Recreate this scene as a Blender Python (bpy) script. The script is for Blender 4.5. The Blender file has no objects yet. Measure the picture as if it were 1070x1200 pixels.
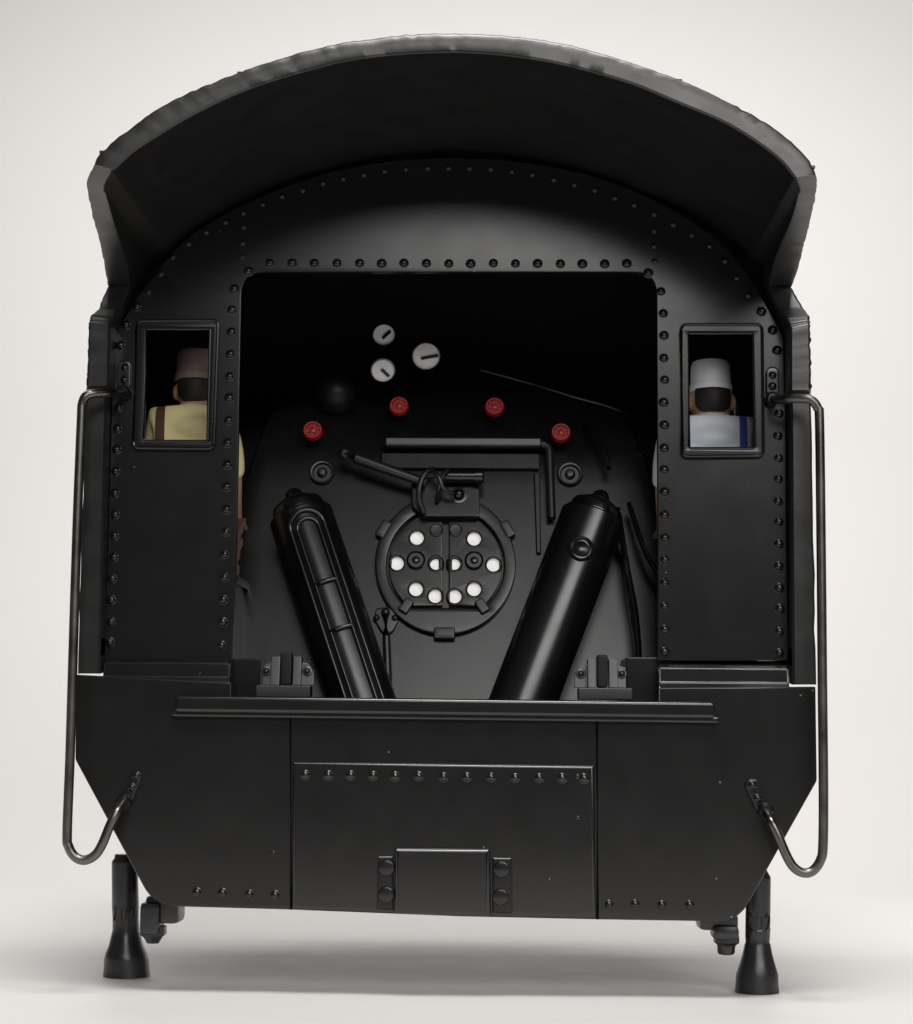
import bpy, bmesh, math, random
from mathutils import Vector, Matrix
random.seed(7)
scene = bpy.context.scene
col = scene.collection

# ------------------------------------------------------------------ camera
FPX, PITCH, YAW, ROLL = 2147.7, 0.1217, -0.01975, 0.00827
CAMX, CAMY, CAMZ = 0.0560, -2.1477, 0.2951
cp, sp = math.cos(PITCH), math.sin(PITCH)
cy, sy = math.cos(YAW), math.sin(YAW)
F = Vector((sy * cp, cy * cp, sp))
R0 = Vector((cy, -sy, 0))
U0 = R0.cross(F)
R = R0 * math.cos(ROLL) + U0 * math.sin(ROLL)
U = -R0 * math.sin(ROLL) + U0 * math.cos(ROLL)
cam_d = bpy.data.cameras.new('camera')
cam = bpy.data.objects.new('camera', cam_d)
col.objects.link(cam)
m = Matrix((R, U, -F)).transposed().to_4x4()
m.translation = Vector((CAMX, CAMY, CAMZ))
cam.matrix_world = m
cam_d.sensor_fit = 'VERTICAL'
cam_d.sensor_height = 36.0
cam_d.sensor_width = 36.0
cam_d.lens = 36.0 * FPX / 1200.0
cam_d.clip_start, cam_d.clip_end = 0.05, 60
scene.camera = cam


def at(px, py, Y):
    """photo pixel + real depth -> point in the scene (metres; 1 px is about 1 mm at the rear wall)"""
    d = R * ((px - 535) / FPX) - U * ((py - 600) / FPX) + F
    return Vector((CAMX, CAMY, CAMZ)) + d * ((Y - CAMY) / d.y)


# ------------------------------------------------------------------ light
world = bpy.data.worlds.new('World')
scene.world = world
world.use_nodes = True
bg = world.node_tree.nodes['Background']
bg.inputs['Color'].default_value = (1.0, 0.98, 0.955, 1)
bg.inputs['Strength'].default_value = 0.06


def area(name, loc, target, sx, sy_, energy, color):
    l = bpy.data.lights.new(name, 'AREA')
    l.shape = 'RECTANGLE'
    l.size, l.size_y = sx, sy_
    l.energy = energy
    l.color = color
    o = bpy.data.objects.new(name, l)
    col.objects.link(o)
    o.location = loc
    o.rotation_euler = (Vector(target) - Vector(loc)).to_track_quat('-Z', 'Y').to_euler()
    return o


LAMP = (1.0, 0.981, 0.964)
area('front_softbox', (1.45, -5.0, 2.80), (0.1, 0.0, 0.70), 4.0, 1.50, 120, LAMP)
area('overhead_softbox', (0.15, -1.20, 2.70), (0.0, 0.05, 0.0), 1.1, 0.7, 70, LAMP)
area('backdrop_lamp', (0.0, 0.80, 2.25), (0.0, 1.85, 0.25), 3.0, 0.8, 40, LAMP)
scene.view_settings.view_transform = 'Standard'
scene.view_settings.look = 'None'
scene.view_settings.exposure = 0.0
scene.view_settings.gamma = 1.0
scene.view_settings.use_curve_mapping = False
try:
    scene.cycles.use_denoising = True
    scene.cycles.max_bounces = 8
except Exception:
    pass


# ------------------------------------------------------------------ materials
def paint(name, base, rough, peel=0.03, peel_scale=520, rvar=0.06, specks=0.0, metallic=0.0, spec=0.5, coarse=0.0, var=0.12):
    mt = bpy.data.materials.new(name)
    mt.use_nodes = True
    nt = mt.node_tree
    b = nt.nodes['Principled BSDF']
    tc = nt.nodes.new('ShaderNodeTexCoord')
    n1 = nt.nodes.new('ShaderNodeTexNoise'); n1.inputs['Scale'].default_value = 26; n1.inputs['Detail'].default_value = 6
    nt.links.new(tc.outputs['Object'], n1.inputs['Vector'])
    mr = nt.nodes.new('ShaderNodeMapRange')
    mr.inputs['From Min'].default_value = 0.3; mr.inputs['From Max'].default_value = 0.7
    mr.inputs['To Min'].default_value = rough - rvar; mr.inputs['To Max'].default_value = rough + rvar
    nt.links.new(n1.outputs['Fac'], mr.inputs['Value'])
    nt.links.new(mr.outputs['Result'], b.inputs['Roughness'])
    mix = nt.nodes.new('ShaderNodeMix'); mix.data_type = 'RGBA'
    mix.inputs['A'].default_value = (*[c * (1 - var) for c in base], 1)
    mix.inputs['B'].default_value = (*[c * (1 + var) for c in base], 1)
    nt.links.new(n1.outputs['Fac'], mix.inputs['Factor'])
    out = mix.outputs['Result']
    if specks:
        v = nt.nodes.new('ShaderNodeTexVoronoi'); v.inputs['Scale'].default_value = 34
        v.inputs['Randomness'].default_value = 1.0
        nt.links.new(tc.outputs['Object'], v.inputs['Vector'])
        wn = nt.nodes.new('ShaderNodeTexWhiteNoise')
        nt.links.new(v.outputs['Position'], wn.inputs['Vector'])
        lt = nt.nodes.new('ShaderNodeMath'); lt.operation = 'LESS_THAN'; lt.inputs[1].default_value = 0.034
        nt.links.new(v.outputs['Distance'], lt.inputs[0])
        gt = nt.nodes.new('ShaderNodeMath'); gt.operation = 'GREATER_THAN'; gt.inputs[1].default_value = 0.45
        nt.links.new(wn.outputs['Value'], gt.inputs[0])
        mu = nt.nodes.new('ShaderNodeMath'); mu.operation = 'MULTIPLY'
        nt.links.new(lt.outputs[0], mu.inputs[0]); nt.links.new(gt.outputs[0], mu.inputs[1])
        ms = nt.nodes.new('ShaderNodeMath'); ms.operation = 'MULTIPLY'; ms.inputs[1].default_value = specks
        nt.links.new(mu.outputs[0], ms.inputs[0])
        m2 = nt.nodes.new('ShaderNodeMix'); m2.data_type = 'RGBA'
        m2.inputs['B'].default_value = (0.35, 0.33, 0.30, 1)
        nt.links.new(ms.outputs[0], m2.inputs['Factor'])
        nt.links.new(out, m2.inputs['A'])
        out = m2.outputs['Result']
    nt.links.new(out, b.inputs['Base Color'])
    b.inputs['Metallic'].default_value = metallic
    b.inputs['Specular IOR Level'].default_value = spec
    n2 = nt.nodes.new('ShaderNodeTexNoise'); n2.inputs['Scale'].default_value = peel_scale; n2.inputs['Detail'].default_value = 3
    nt.links.new(tc.outputs['Object'], n2.inputs['Vector'])
    bu = nt.nodes.new('ShaderNodeBump'); bu.inputs['Strength'].default_value = peel; bu.inputs['Distance'].default_value = 0.0004
    nt.links.new(n2.outputs['Fac'], bu.inputs['Height'])
    nrm = bu
    if coarse:
        n3 = nt.nodes.new('ShaderNodeTexNoise'); n3.inputs['Scale'].default_value = 95; n3.inputs['Detail'].default_value = 5
        nt.links.new(tc.outputs['Object'], n3.inputs['Vector'])
        b3 = nt.nodes.new('ShaderNodeBump'); b3.inputs['Strength'].default_value = coarse; b3.inputs['Distance'].default_value = 0.002
        nt.links.new(n3.outputs['Fac'], b3.inputs['Height'])
        nt.links.new(bu.outputs['Normal'], b3.inputs['Normal'])
        nrm = b3
    nt.links.new(nrm.outputs['Normal'], b.inputs['Normal'])
    return mt


BLACK = paint('satin_black_paint', (0.0085, 0.0083, 0.0081), 0.235, 0.08, 620, 0.015, specks=0.6, spec=0.58)
SLEEK = paint('rubbed_black_paint', (0.0085, 0.0083, 0.0081), 0.20, 0.05, 620, 0.015, specks=0.6, spec=0.75)
CAST = paint('rough_cast_black', (0.0095, 0.0093, 0.0091), 0.36, 0.12, 420, 0.05, coarse=0.07, spec=0.68)
INNER = paint('inner_black_paint', (0.0065, 0.0065, 0.0064), 0.27, 0.10, 620, 0.012, spec=0.50)
GLOSS = paint('gloss_black', (0.0055, 0.0055, 0.0058), 0.25, 0.05, 300, 0.02, spec=0.65)
FOOTM = paint('grey_black_casting', (0.018, 0.018, 0.019), 0.32, 0.10, 300, 0.04, spec=0.7, coarse=0.16)
SATIN = paint('worn_satin_black', (0.011, 0.011, 0.011), 0.40, 0.08, 500, 0.03, spec=0.8)
DIM = paint('matt_shade_black', (0.0045, 0.0045, 0.0045), 0.5, 0.08, 400, 0.05, spec=0.35)  # deeper matt black: the shade inside the cab is put into the colour
STEEL = paint('burnished_dark_steel', (0.16, 0.15, 0.14), 0.34, 0.10, 300, 0.10, metallic=1.0)
RED = paint('red_enamel', (0.36, 0.009, 0.008), 0.40, 0.05)
WHITE = paint('white_enamel', (0.90, 0.885, 0.86), 0.45, 0.03)
LINING = paint('glowing_white_lining', (0.85, 0.84, 0.82), 0.5, 0.02)
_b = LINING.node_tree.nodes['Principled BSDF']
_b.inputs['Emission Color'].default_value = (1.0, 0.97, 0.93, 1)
_b.inputs['Emission Strength'].default_value = 0.45  # added glow that brightens the white lining behind the door holes
DIAL = paint('dial_white', (0.86, 0.84, 0.83), 0.5, 0.03)
SKIN = paint('skin_paint', (0.55, 0.33, 0.21), 0.55, 0.03)
YELLOW = paint('pale_yellow_cloth', (0.93, 0.81, 0.42), 0.65, 0.06)
BLUECL = paint('pale_blue_cloth', (0.80, 0.84, 0.92), 0.5, 0.06)
BLUE = paint('blue_cloth', (0.03, 0.085, 0.40), 0.6, 0.06)
BROWN = paint('brown_cloth', (0.10, 0.055, 0.035), 0.65, 0.06)
GREYCAP = paint('grey_brown_cap', (0.23, 0.165, 0.145), 0.65, 0.08)
WHITECAP = paint('white_cap', (0.84, 0.85, 0.89), 0.5, 0.06)
HAIRM = paint('dark_hair', (0.014, 0.012, 0.010), 0.6, 0.25, 160)
FLOORM = paint('white_card', (0.745, 0.729, 0.716), 0.55, 0.02, 300, 0.05, var=0.01)


# ------------------------------------------------------------------ mesh helpers
def finish(name, bm, mat, parent=None, smooth=32, origin=None):
    bmesh.ops.recalc_face_normals(bm, faces=bm.faces)
    o_ = origin if origin is not None else (parent.location if parent is not None and parent.type == 'EMPTY' else Vector())
    if parent is not None and parent.type != 'EMPTY':
        o_ = parent['org']
        o_ = Vector(o_)
    bmesh.ops.translate(bm, verts=bm.verts, vec=-Vector(o_))
    me = bpy.data.meshes.new(name)
    bm.to_mesh(me); bm.free()
    me.polygons.foreach_set('use_smooth', [True] * len(me.polygons))
    me.set_sharp_from_angle(angle=math.radians(smooth))
    me.materials.append(mat)
    o = bpy.data.objects.new(name, me)
    col.objects.link(o)
    if parent is not None:
        o.parent = parent
    o['org'] = tuple(o_)
    if smooth < 90:
        w = o.modifiers.new('weighted', 'WEIGHTED_NORMAL')
        w.mode = 'FACE_AREA'; w.weight = 80; w.keep_sharp = True
    return o


def NB():
    return bmesh.new()


def add_box(bm, c, half, ax=None, bevel=0.0015, seg=2):
    """box, half sizes along axes ax (3 unit vectors)"""
    ax = ax or (Vector((1, 0, 0)), Vector((0, 1, 0)), Vector((0, 0, 1)))
    t = bmesh.new()
    bmesh.ops.create_cube(t, size=2)
    for v in t.verts:
        v.co = Vector((v.co.x * half[0], v.co.y * half[1], v.co.z * half[2]))
    if bevel:
        bmesh.ops.bevel(t, geom=list(t.edges), offset=min(bevel, 0.8 * min(half)), segments=seg, profile=0.6, affect='EDGES')
    for v in t.verts:
        v.co = Vector(c) + ax[0] * v.co.x + ax[1] * v.co.y + ax[2] * v.co.z
    merge(bm, t)


def merge(bm, t):
    me = bpy.data.meshes.new('tmp')
    t.to_mesh(me); t.free()
    bm.from_mesh(me)
    bpy.data.meshes.remove(me)


def pbox(bm, x0, y0, x1, y1, Ya, Yb, bevel=0.0015):
    """box whose front face fills the pixel rectangle at depth Ya, reaching back to Yb"""
    a, b = at(x0, y0, Ya), at(x1, y1, Ya)
    add_box(bm, ((a.x + b.x) / 2, (Ya + Yb) / 2, (a.z + b.z) / 2), (abs(b.x - a.x) / 2, abs(Yb - Ya) / 2, abs(a.z - b.z) / 2), bevel=bevel)


def frame_of(d):
    d = Vector(d).normalized()
    h = Vector((0, 0, 1)) if abs(d.z) < 0.9 else Vector((1, 0, 0))
    s = d.cross(h).normalized()
    return s, s.cross(d).normalized(), d


def add_lathe(bm, org, d, prof, seg=32):
    """prof: list of (radius, distance along d)"""
    s, u, d = frame_of(d)
    rings = []
    for r, h in prof:
        c = Vector(org) + d * h
        if r < 1e-6:
            rings.append([bm.verts.new(c)])
        else:
            rings.append([bm.verts.new(c + s * (r * math.cos(2 * math.pi * k / seg)) + u * (r * math.sin(2 * math.pi * k / seg))) for k in range(seg)])
    for a, b in zip(rings, rings[1:]):
        for k in range(seg):
            k2 = (k + 1) % seg
            if len(a) == 1 and len(b) == 1:
                continue
            if len(a) == 1:
                bm.faces.new((a[0], b[k], b[k2]))
            elif len(b) == 1:
                bm.faces.new((a[k], b[0], a[k2]))
            else:
                bm.faces.new((a[k], b[k], b[k2], a[k2]))


def add_dome(bm, org, d, r, h=None, seg=14, n=5):
    h = r * 0.75 if h is None else h
    add_lathe(bm, org, d, [(r * math.cos(t), h * math.sin(t)) for t in [math.pi / 2 * k / n for k in range(n)]] + [(0, h)], seg)


def add_disc(bm, org, d, r, h, bev=0.001, seg=32):
    add_lathe(bm, org, d, [(r, 0), (r, h - bev), (r - bev * 0.3, h - bev * 0.3), (r - bev, h), (0, h)], seg)


def add_ball(bm, c, r, rz=None, seg=18):
    t = bmesh.new()
    bmesh.ops.create_uvsphere(t, u_segments=seg, v_segments=seg // 2, radius=1)
    rr = r if isinstance(r, (tuple, list)) else (r, r, r)
    for v in t.verts:
        v.co = Vector((c[0] + v.co.x * rr[0], c[1] + v.co.y * rr[1], c[2] + v.co.z * rr[2]))
    merge(bm, t)


def smooth_path(pts, rad=0.01, n=6):
    """round the corners of a polyline"""
    out = [Vector(pts[0])]
    for a, b, c in zip(pts, pts[1:], pts[2:]):
        a, b, c = Vector(a), Vector(b), Vector(c)
        la, lc = (a - b).length, (c - b).length
        k = min(rad, la * 0.49, lc * 0.49)
        p, q = b + (a - b).normalized() * k, b + (c - b).normalized() * k
        for i in range(n + 1):
            t = i / n
            out.append(p * (1 - t) ** 2 + b * (2 * t * (1 - t)) + q * t * t)
    out.append(Vector(pts[-1]))
    return out


def add_tube(bm, pts, r, seg=12, cap=True, closed=False):
    pts = [Vector(p) for p in pts]
    n = len(pts)
    rings = []
    prev = None
    for i, p in enumerate(pts):
        if closed:
            t = (pts[(i + 1) % n] - pts[i - 1]).normalized()
        else:
            t = ((pts[min(i + 1, n - 1)] - p).normalized() + (p - pts[max(i - 1, 0)]).normalized()).normalized()
        if prev is None:
            s, u, _ = frame_of(t)
        else:
            s = (prev - t * prev.dot(t)).normalized()
            u = t.cross(s).normalized()
        prev = s
        rr = r(i / (n - 1)) if callable(r) else r
        rings.append([bm.verts.new(p + s * (rr * math.cos(2 * math.pi * k / seg)) + u * (rr * math.sin(2 * math.pi * k / seg))) for k in range(seg)])
    for i in range(n if closed else n - 1):
        a, b = rings[i], rings[(i + 1) % n]
        for k in range(seg):
            bm.faces.new((a[k], b[k], b[(k + 1) % seg], a[(k + 1) % seg]))
    if cap and not closed:
        bm.faces.new(rings[0][::-1]); bm.faces.new(rings[-1])


def round_poly(poly, rads, n=5):
    """poly in 2D; radius per corner"""
    out = []
    N = len(poly)
    for i in range(N):
        r = rads[i] if isinstance(rads, (list, tuple)) else rads
        a, b, c = Vector(poly[i - 1]), Vector(poly[i]), Vector(poly[(i + 1) % N])
        if r <= 0:
            out.append(tuple(b)); continue
        k = min(r, (a - b).length * .48, (c - b).length * .48)
        p, q = b + (a - b).normalized() * k, b + (c - b).normalized() * k
        for j in range(n + 1):
            t = j / n
            out.append(tuple(p * (1 - t) ** 2 + b * (2 * t * (1 - t)) + q * t * t))
    return out


def curve_plate(bm, polys, Y0, Y1, bevel=0.0012, res=1):
    """flat plate (outline + holes, x/z coordinates) between depths Y0 (front) and Y1, with rounded edges; a real solid"""
    cu = bpy.data.curves.new('tmpc', 'CURVE')
    cu.dimensions = '2D'; cu.fill_mode = 'BOTH'
    h = (Y1 - Y0) / 2
    cu.extrude = max(h - bevel, 1e-5)
    cu.bevel_depth = bevel; cu.bevel_resolution = res
    cu.offset = -bevel
    for p in polys:
        s = cu.splines.new('POLY')
        s.points.add(len(p) - 1)
        for k, (x, z) in enumerate(p):
            s.points[k].co = (x, z, 0, 1)
        s.use_cyclic_u = True
    o = bpy.data.objects.new('tmpc', cu)
    col.objects.link(o)
    dg = bpy.context.evaluated_depsgraph_get()
    me = bpy.data.meshes.new_from_object(o.evaluated_get(dg))
    # curve x,y -> world x,z ; curve z -> -y
    for v in me.vertices:
        x, y, z = v.co
        v.co = (x, (Y0 + Y1) / 2 - z, y)
    bpy.data.objects.remove(o); bpy.data.curves.remove(cu)
    t = bmesh.new(); t.from_mesh(me)
    bmesh.ops.remove_doubles(t, verts=t.verts, dist=1e-6)
    bpy.data.meshes.remove(me)
    merge(bm, t)


def P2(lst, Y):
    """pixel outline -> list of (x, z) at depth Y"""
    return [(p.x, p.z) for p in (at(x, y, Y) for x, y in lst)]


def rivet(bm, px, py, Y, r=4.6, h=0.95):
    c = at(px, py, Y)
    r = r * 0.001 * random.uniform(0.94, 1.06)
    add_lathe(bm, c + Vector((random.uniform(-.4, .4) * .001, 0, random.uniform(-.4, .4) * .001)), (0, -1, 0),
              [(r * 1.30, 0), (r * 1.18, r * .14), (r * 1.02, r * .20), (r * 0.97, h * r * .42), (r * .82, h * r * .72), (r * .56, h * r * .93), (r * .26, h * r), (0, h * r * 1.02)], 16)


def lerp(a, b, t):
    return a + (b - a) * t


def resample(pts, n):
    pts = [Vector(p) for p in pts]
    L = [0]
    for a, b in zip(pts, pts[1:]):
        L.append(L[-1] + (b - a).length)
    out = []
    j = 0
    for i in range(n):
        s = L[-1] * i / (n - 1)
        while j < len(L) - 2 and L[j + 1] < s:
            j += 1
        t = (s - L[j]) / max(L[j + 1] - L[j], 1e-9)
        out.append(pts[j].lerp(pts[j + 1], t))
    return out


def catmull(pts, per=6):
    pts = [Vector(p) for p in pts]
    out = []
    for i in range(len(pts) - 1):
        p0, p1, p2, p3 = pts[max(i - 1, 0)], pts[i], pts[i + 1], pts[min(i + 2, len(pts) - 1)]
        for k in range(per):
            t = k / per
            out.append(0.5 * ((2 * p1) + (p2 - p0) * t + (2 * p0 - 5 * p1 + 4 * p2 - p3) * t * t + (3 * p1 - p0 - 3 * p2 + p3) * t ** 3))
    out.append(pts[-1])
    return out


def empty(name, loc, label, cat, group=None):
    o = bpy.data.objects.new(name, None)
    col.objects.link(o)
    o.location = loc
    o.empty_display_size = 0.05
    o['label'] = label; o['category'] = cat
    if group:
        o['group'] = group
    return o


# ------------------------------------------------------------------ setting: seamless white sheet
bm = NB()
prof = [(-1.65, 0)] + [(-1.65 + 0.25 * k, 0) for k in range(1, 13)]
y0, rr = 1.5, 1.1
prof = [(-1.65 + (y0 + 1.65) * k / 12, 0) for k in range(13)]
prof += [(y0 + rr * math.sin(t), rr - rr * math.cos(t)) for t in [math.pi / 2 * k / 20 for k in range(1, 21)]]
prof += [(y0 + rr, rr + 0.4 * k) for k in range(1, 7)]
rows = [[bm.verts.new((x, y, z)) for x in (-3.2, -1, 1, 3.2)] for y, z in prof]
for a, b in zip(rows, rows[1:]):
    for k in range(3):
        bm.faces.new((a[k], a[k + 1], b[k + 1], b[k]))
floor = finish('studio_floor', bm, FLOORM, smooth=60)
floor['kind'] = 'structure'

# ------------------------------------------------------------------ locomotive cab
loco = empty('model_locomotive', (0, 0, 0), 'satin black model steam locomotive seen from behind, open cab with red knobs and white gauges', 'model train')
YF = 0.46          # forward end of the cab
D = 0.315          # how far the hood reaches back over the rear wall


# --- roof with rear hood
def with_depth(px, Ys):
    return [at(x, y, Y) for (x, y), Y in zip(px, Ys)]


def side_edge(px, Ya, Yb):
    """pixel polyline; depth runs Ya -> Yb by vertical position"""
    y0, y1 = px[0][1], px[-1][1]
    return [at(x, y, lerp(Ya, Yb, (y - y0) / (y1 - y0))) for x, y in px]


YN = -0.016
oL = side_edge([(126, 334), (121.6, 308), (115, 277), (108, 252), (103.4, 228), (101.5, 212), (110, 192)], YN, -D)
iL = side_edge([(152, 334), (149.4, 312), (143.7, 293), (135, 266), (127.4, 240), (123, 219), (133, 199)], YN, -D)
oT = [at(x, y, -D) for x, y in [(110, 192), (118, 178), (152, 150), (203.5, 116), (300, 77), (401, 49.5), (510, 38.5), (614, 43), (698, 60), (795, 92), (854, 119), (908, 150), (944, 182), (957, 205)]]
iT = [at(x, y, -D) for x, y in [(133, 199), (145, 188), (166, 171), (229, 133), (292, 104), (359, 83), (426, 68), (530, 61), (631, 70), (728, 94), (791, 119), (854, 146), (908, 182), (931, 208)]]
oR = side_edge([(957, 205), (957.8, 216), (952, 247), (944, 281), (934.8, 316), (928, 336)], -D, YN)
iR = side_edge([(931, 208), (936, 224), (930, 250), (922, 270), (913.7, 289), (906, 312), (901, 336)], -D, YN)
n1, n2 = 44, 150
oo = resample(catmull(oL), n1)[:-1] + resample(catmull(oT), n2)[:-1] + resample(catmull(oR), n1)
ii = resample(catmull(iL), n1)[:-1] + resample(catmull(iT), n2)[:-1] + resample(catmull(iR), n1)
bm = NB()


def loft_shell(bm, oo, ii, yf, jit=0.00032, lip=0.004):
    """shell from rear edge points (outer, inner) forward to yf, rear edge slightly rounded and ragged"""
    rows = []
    for k, (o, i) in enumerate(zip(oo, ii)):
        j = Vector((random.gauss(0, jit), random.gauss(0, jit), random.gauss(0, jit)))
        j2 = j * 0.4
        d = (i - o)
        L = d.length or 1e-6
        e = min(0.0035, L * .2) / L
        rows.append([
            Vector((o.x, yf, o.z)),
            o + Vector((0, lip * 3, 0)) + j * .5,
            o + Vector((0, lip * .6, 0)) + j,
            o + d * e + Vector((0, 0, 0)) + j,
            o + d * .5 + j2,
            i - d * e * .7,
            i + Vector((0, lip * .5, 0)),
            Vector((i.x, yf, i.z))])
    vr = [[bm.verts.new(p) for p in r] for r in rows]
    for a, b in zip(vr, vr[1:]):
        for k in range(len(a)):
            bm.faces.new((a[k], a[(k + 1) % len(a)], b[(k + 1) % len(a)], b[k]))
    bm.faces.new(vr[0]); bm.faces.new(vr[-1][::-1])


loft_shell(bm, oo, ii, YF)
# battens running lengthwise on the roof, seen as small bumps on its outline
for k in (n1 + 2, n1 + 32, n1 + 116, n1 + 146):
    p = oo[k]
    add_box(bm, (p.x, (p.y + .003 + YF) / 2, p.z), (0.004, (YF - p.y - .006) / 2, 0.0018), bevel=0.001)
roof = finish('roof', bm, CAST, loco, smooth=40)

# --- side sheets
YS = -0.040


def side_sheet(outer, inner, Yl):
    bm = NB()
    o = [at(x, y, Y) for (x, y), Y in zip(outer, Yl)]
    i = [at(x, y, Y) for (x, y), Y in zip(inner, Yl)]
    o2, i2 = [], []
    for k in range(len(o) - 1):
        n = 4 if k < 3 else 16
        for j in range(n):
            o2.append(o[k].lerp(o[k + 1], j / n)); i2.append(i[k].lerp(i[k + 1], j / n))
    o2.append(o[-1]); i2.append(i[-1])
    vr = []
    N = len(o2)
    for k, (a, b) in enumerate(zip(o2, i2)):
        d = b - a
        j = Vector((random.gauss(0, .0004), random.gauss(0, .0003), 0))
        lift = 0.045 if k >= N - 2 else 0.0
        vr.append([bm.verts.new(p) for p in (Vector((a.x, YF, a.z + lift)), a + Vector((0, .004, 0)) + j, a + d * .12 + j, b - d * .1, b + Vector((0, .003, 0)), Vector((b.x, YF, b.z + lift)))])
    for a, b in zip(vr, vr[1:]):
        for k in range(len(a)):
            bm.faces.new((a[k], a[(k + 1) % 6], b[(k + 1) % 6], b[k]))
    bm.faces.new(vr[0]); bm.faces.new(vr[-1][::-1])
    return bm, o


outl = [(126, 334.5), (120, 348), (115, 361), (105.5, 369), (103.5, 378), (100.5, 452), (100.3, 457), (90, 789.4)]
innl = [(152, 334.5), (147.5, 348), (141, 360), (134, 371), (129, 380), (127.5, 452), (125, 457), (117, 789.4)]
Yl = [YN, -0.020, -0.026, -0.036, YS, YS, -0.026, -0.026]
bm, o = side_sheet(outl, innl, Yl)
for py in (389, 416, 443):
    c = at(101.5, py, 0.0); c.y = YS + 0.018
    c.x = o[4].x - 0.0005
    for q in range(9):
        add_dome(bm, (c.x, c.y + q * .05, c.z), (-1, 0, 0), 0.0042, 0.0032, 10, 4)
finish('side_sheet', bm, CAST, loco)
outr = [(928, 336.5), (936, 350), (942.4, 361), (949.5, 370), (950, 380), (951, 457), (951, 463), (957, 802.3)]
innr = [(901, 336.5), (905, 348), (912, 361), (921, 373), (926, 386), (926, 457), (927, 463), (929, 802.3)]
bm, o = side_sheet(outr, innr, Yl)
for py in (403, 430, 457):
    c = at(951.5, py, 0.0); c.y = YS + 0.018
    c.x = o[4].x + 0.0005
    for q in range(9):
        add_dome(bm, (c.x, c.y + q * .05, c.z), (1, 0, 0), 0.0042, 0.0032, 10, 4)
finish('side_sheet', bm, CAST, loco)

# --- rear wall plate with rivets
arc = [(160, 349), (176, 330), (192, 308), (206, 292), (222, 277), (243, 263), (264, 251), (286, 239.5), (331, 220), (378, 204), (427, 193), (476, 187), (530, 184.5),
       (585, 187), (635, 193), (684, 203), (730, 218), (768, 235), (800, 252), (830, 272), (855, 295), (875, 320), (893, 349)]
outline = [(122, 774), (126.5, 640), (130, 500), (134, 393)] + arc + [(918, 393), (921, 500), (922, 640), (924, 774)]
hole_main = [(271.5, 790), (276, 640), (283, 319), (770, 319), (771, 640), (771.5, 790)]
# the plate is an inverted U: walk the outline, then the door opening
upoly = P2(outline + [(771.5, 774)], 0) + P2(round_poly([(771, 640), (769.5, 319), (283, 319), (277, 640)], [0, 27, 27, 0], 7), 0) + P2([(272, 774)], 0)
winl = P2(round_poly([(172, 384.5), (247, 384.5), (243.5, 517.5), (168, 517.5)], 2), 0)
winr = P2(round_poly([(806, 389.5), (883, 389.5), (885.5, 526), (806.5, 526)], 2), 0)
bm = NB()
curve_plate(bm, [upoly, winl, winr], 0.0, 0.010, 0.0012)
riv_l_in = [(275, 339), (271.5, 363), (271, 389), (270, 415), (269.5, 441), (268.7, 466.7), (268, 492.5), (267, 519), (266.7, 545), (266, 571), (265.7, 597.5), (264.6, 623.5), (263.3, 649.7), (263, 676.4), (262, 703), (261.2, 729.5), (260.2, 756)]
riv_l_out = [(160.5, 359.5), (147.7, 380.7), (141.5, 404.5), (139.5, 477.5), (138.2, 502.5), (137.2, 527), (136, 552.5), (135.2, 577.5), (134.9, 603), (134.6, 627.5), (133.8, 653), (132, 678.5), (131, 703.4), (130.4, 728.8), (129.4, 752.6)]
riv_r_in = [(774.5, 342), (777.5, 367.5), (778, 393.5), (778, 419.5), (778.5, 445.5), (778, 472), (778.5, 498.5), (778.5, 525), (778.7, 550.5), (778.5, 577), (778.7, 603.7), (778.7, 630.5), (779, 656.5), (778.7, 683), (779, 711), (779, 738), (779, 764)]
riv_r_out = [(892, 365.5), (905, 387), (910.5, 411), (912.5, 485), (911.7, 511), (912, 537), (912.5, 562), (912, 587.5), (912.5, 612), (912.5, 637.5), (912.5, 664), (913, 689), (913.7, 714), (913.7, 740), (913.2, 765.5)]
riv_top = [(291, 318)] + [(316 + 26.05 * k, 308.2 + 0.03 * k) for k in range(17)] + [(735, 309.5), (759.5, 320)]
riv_top = [(291, 318)] + [(316.5 + 26.15 * k, 308.3 + 0.06 * k) for k in range(17)] + [(759.5, 320)]
for p in riv_l_in + riv_l_out + riv_r_in + riv_r_out + riv_top:
    rivet(bm, p[0], p[1], 0.0003, 4.8)
riv_arc = [(174, 342), (189, 321), (203, 301), (221, 285), (242, 271.5), (264, 260), (285.5, 249), (308, 239), (331, 229.5), (355, 222), (378.5, 214), (402.5, 209), (426.5, 204), (451, 200), (476, 197.5), (501, 196), (526, 196),
           (550, 196.5), (575.5, 197.5), (600, 200.5), (624, 204.5), (649, 210), (673.5, 216), (697, 222.5), (720.5, 231.5), (743.5, 240), (766.5, 250.5), (789, 262.5), (811, 275), (831.5, 288), (849.5, 305), (863.5, 325), (877, 346)]
riv_drop = [(285.5, 266), (284.5, 285), (284, 301), (766.5, 270), (766.5, 288), (767, 306)]
for p in riv_arc + riv_drop:
    rivet(bm, p[0], p[1], 0.0003, 3.1)
wall = finish('rear_wall', bm, BLACK, loco)

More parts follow.
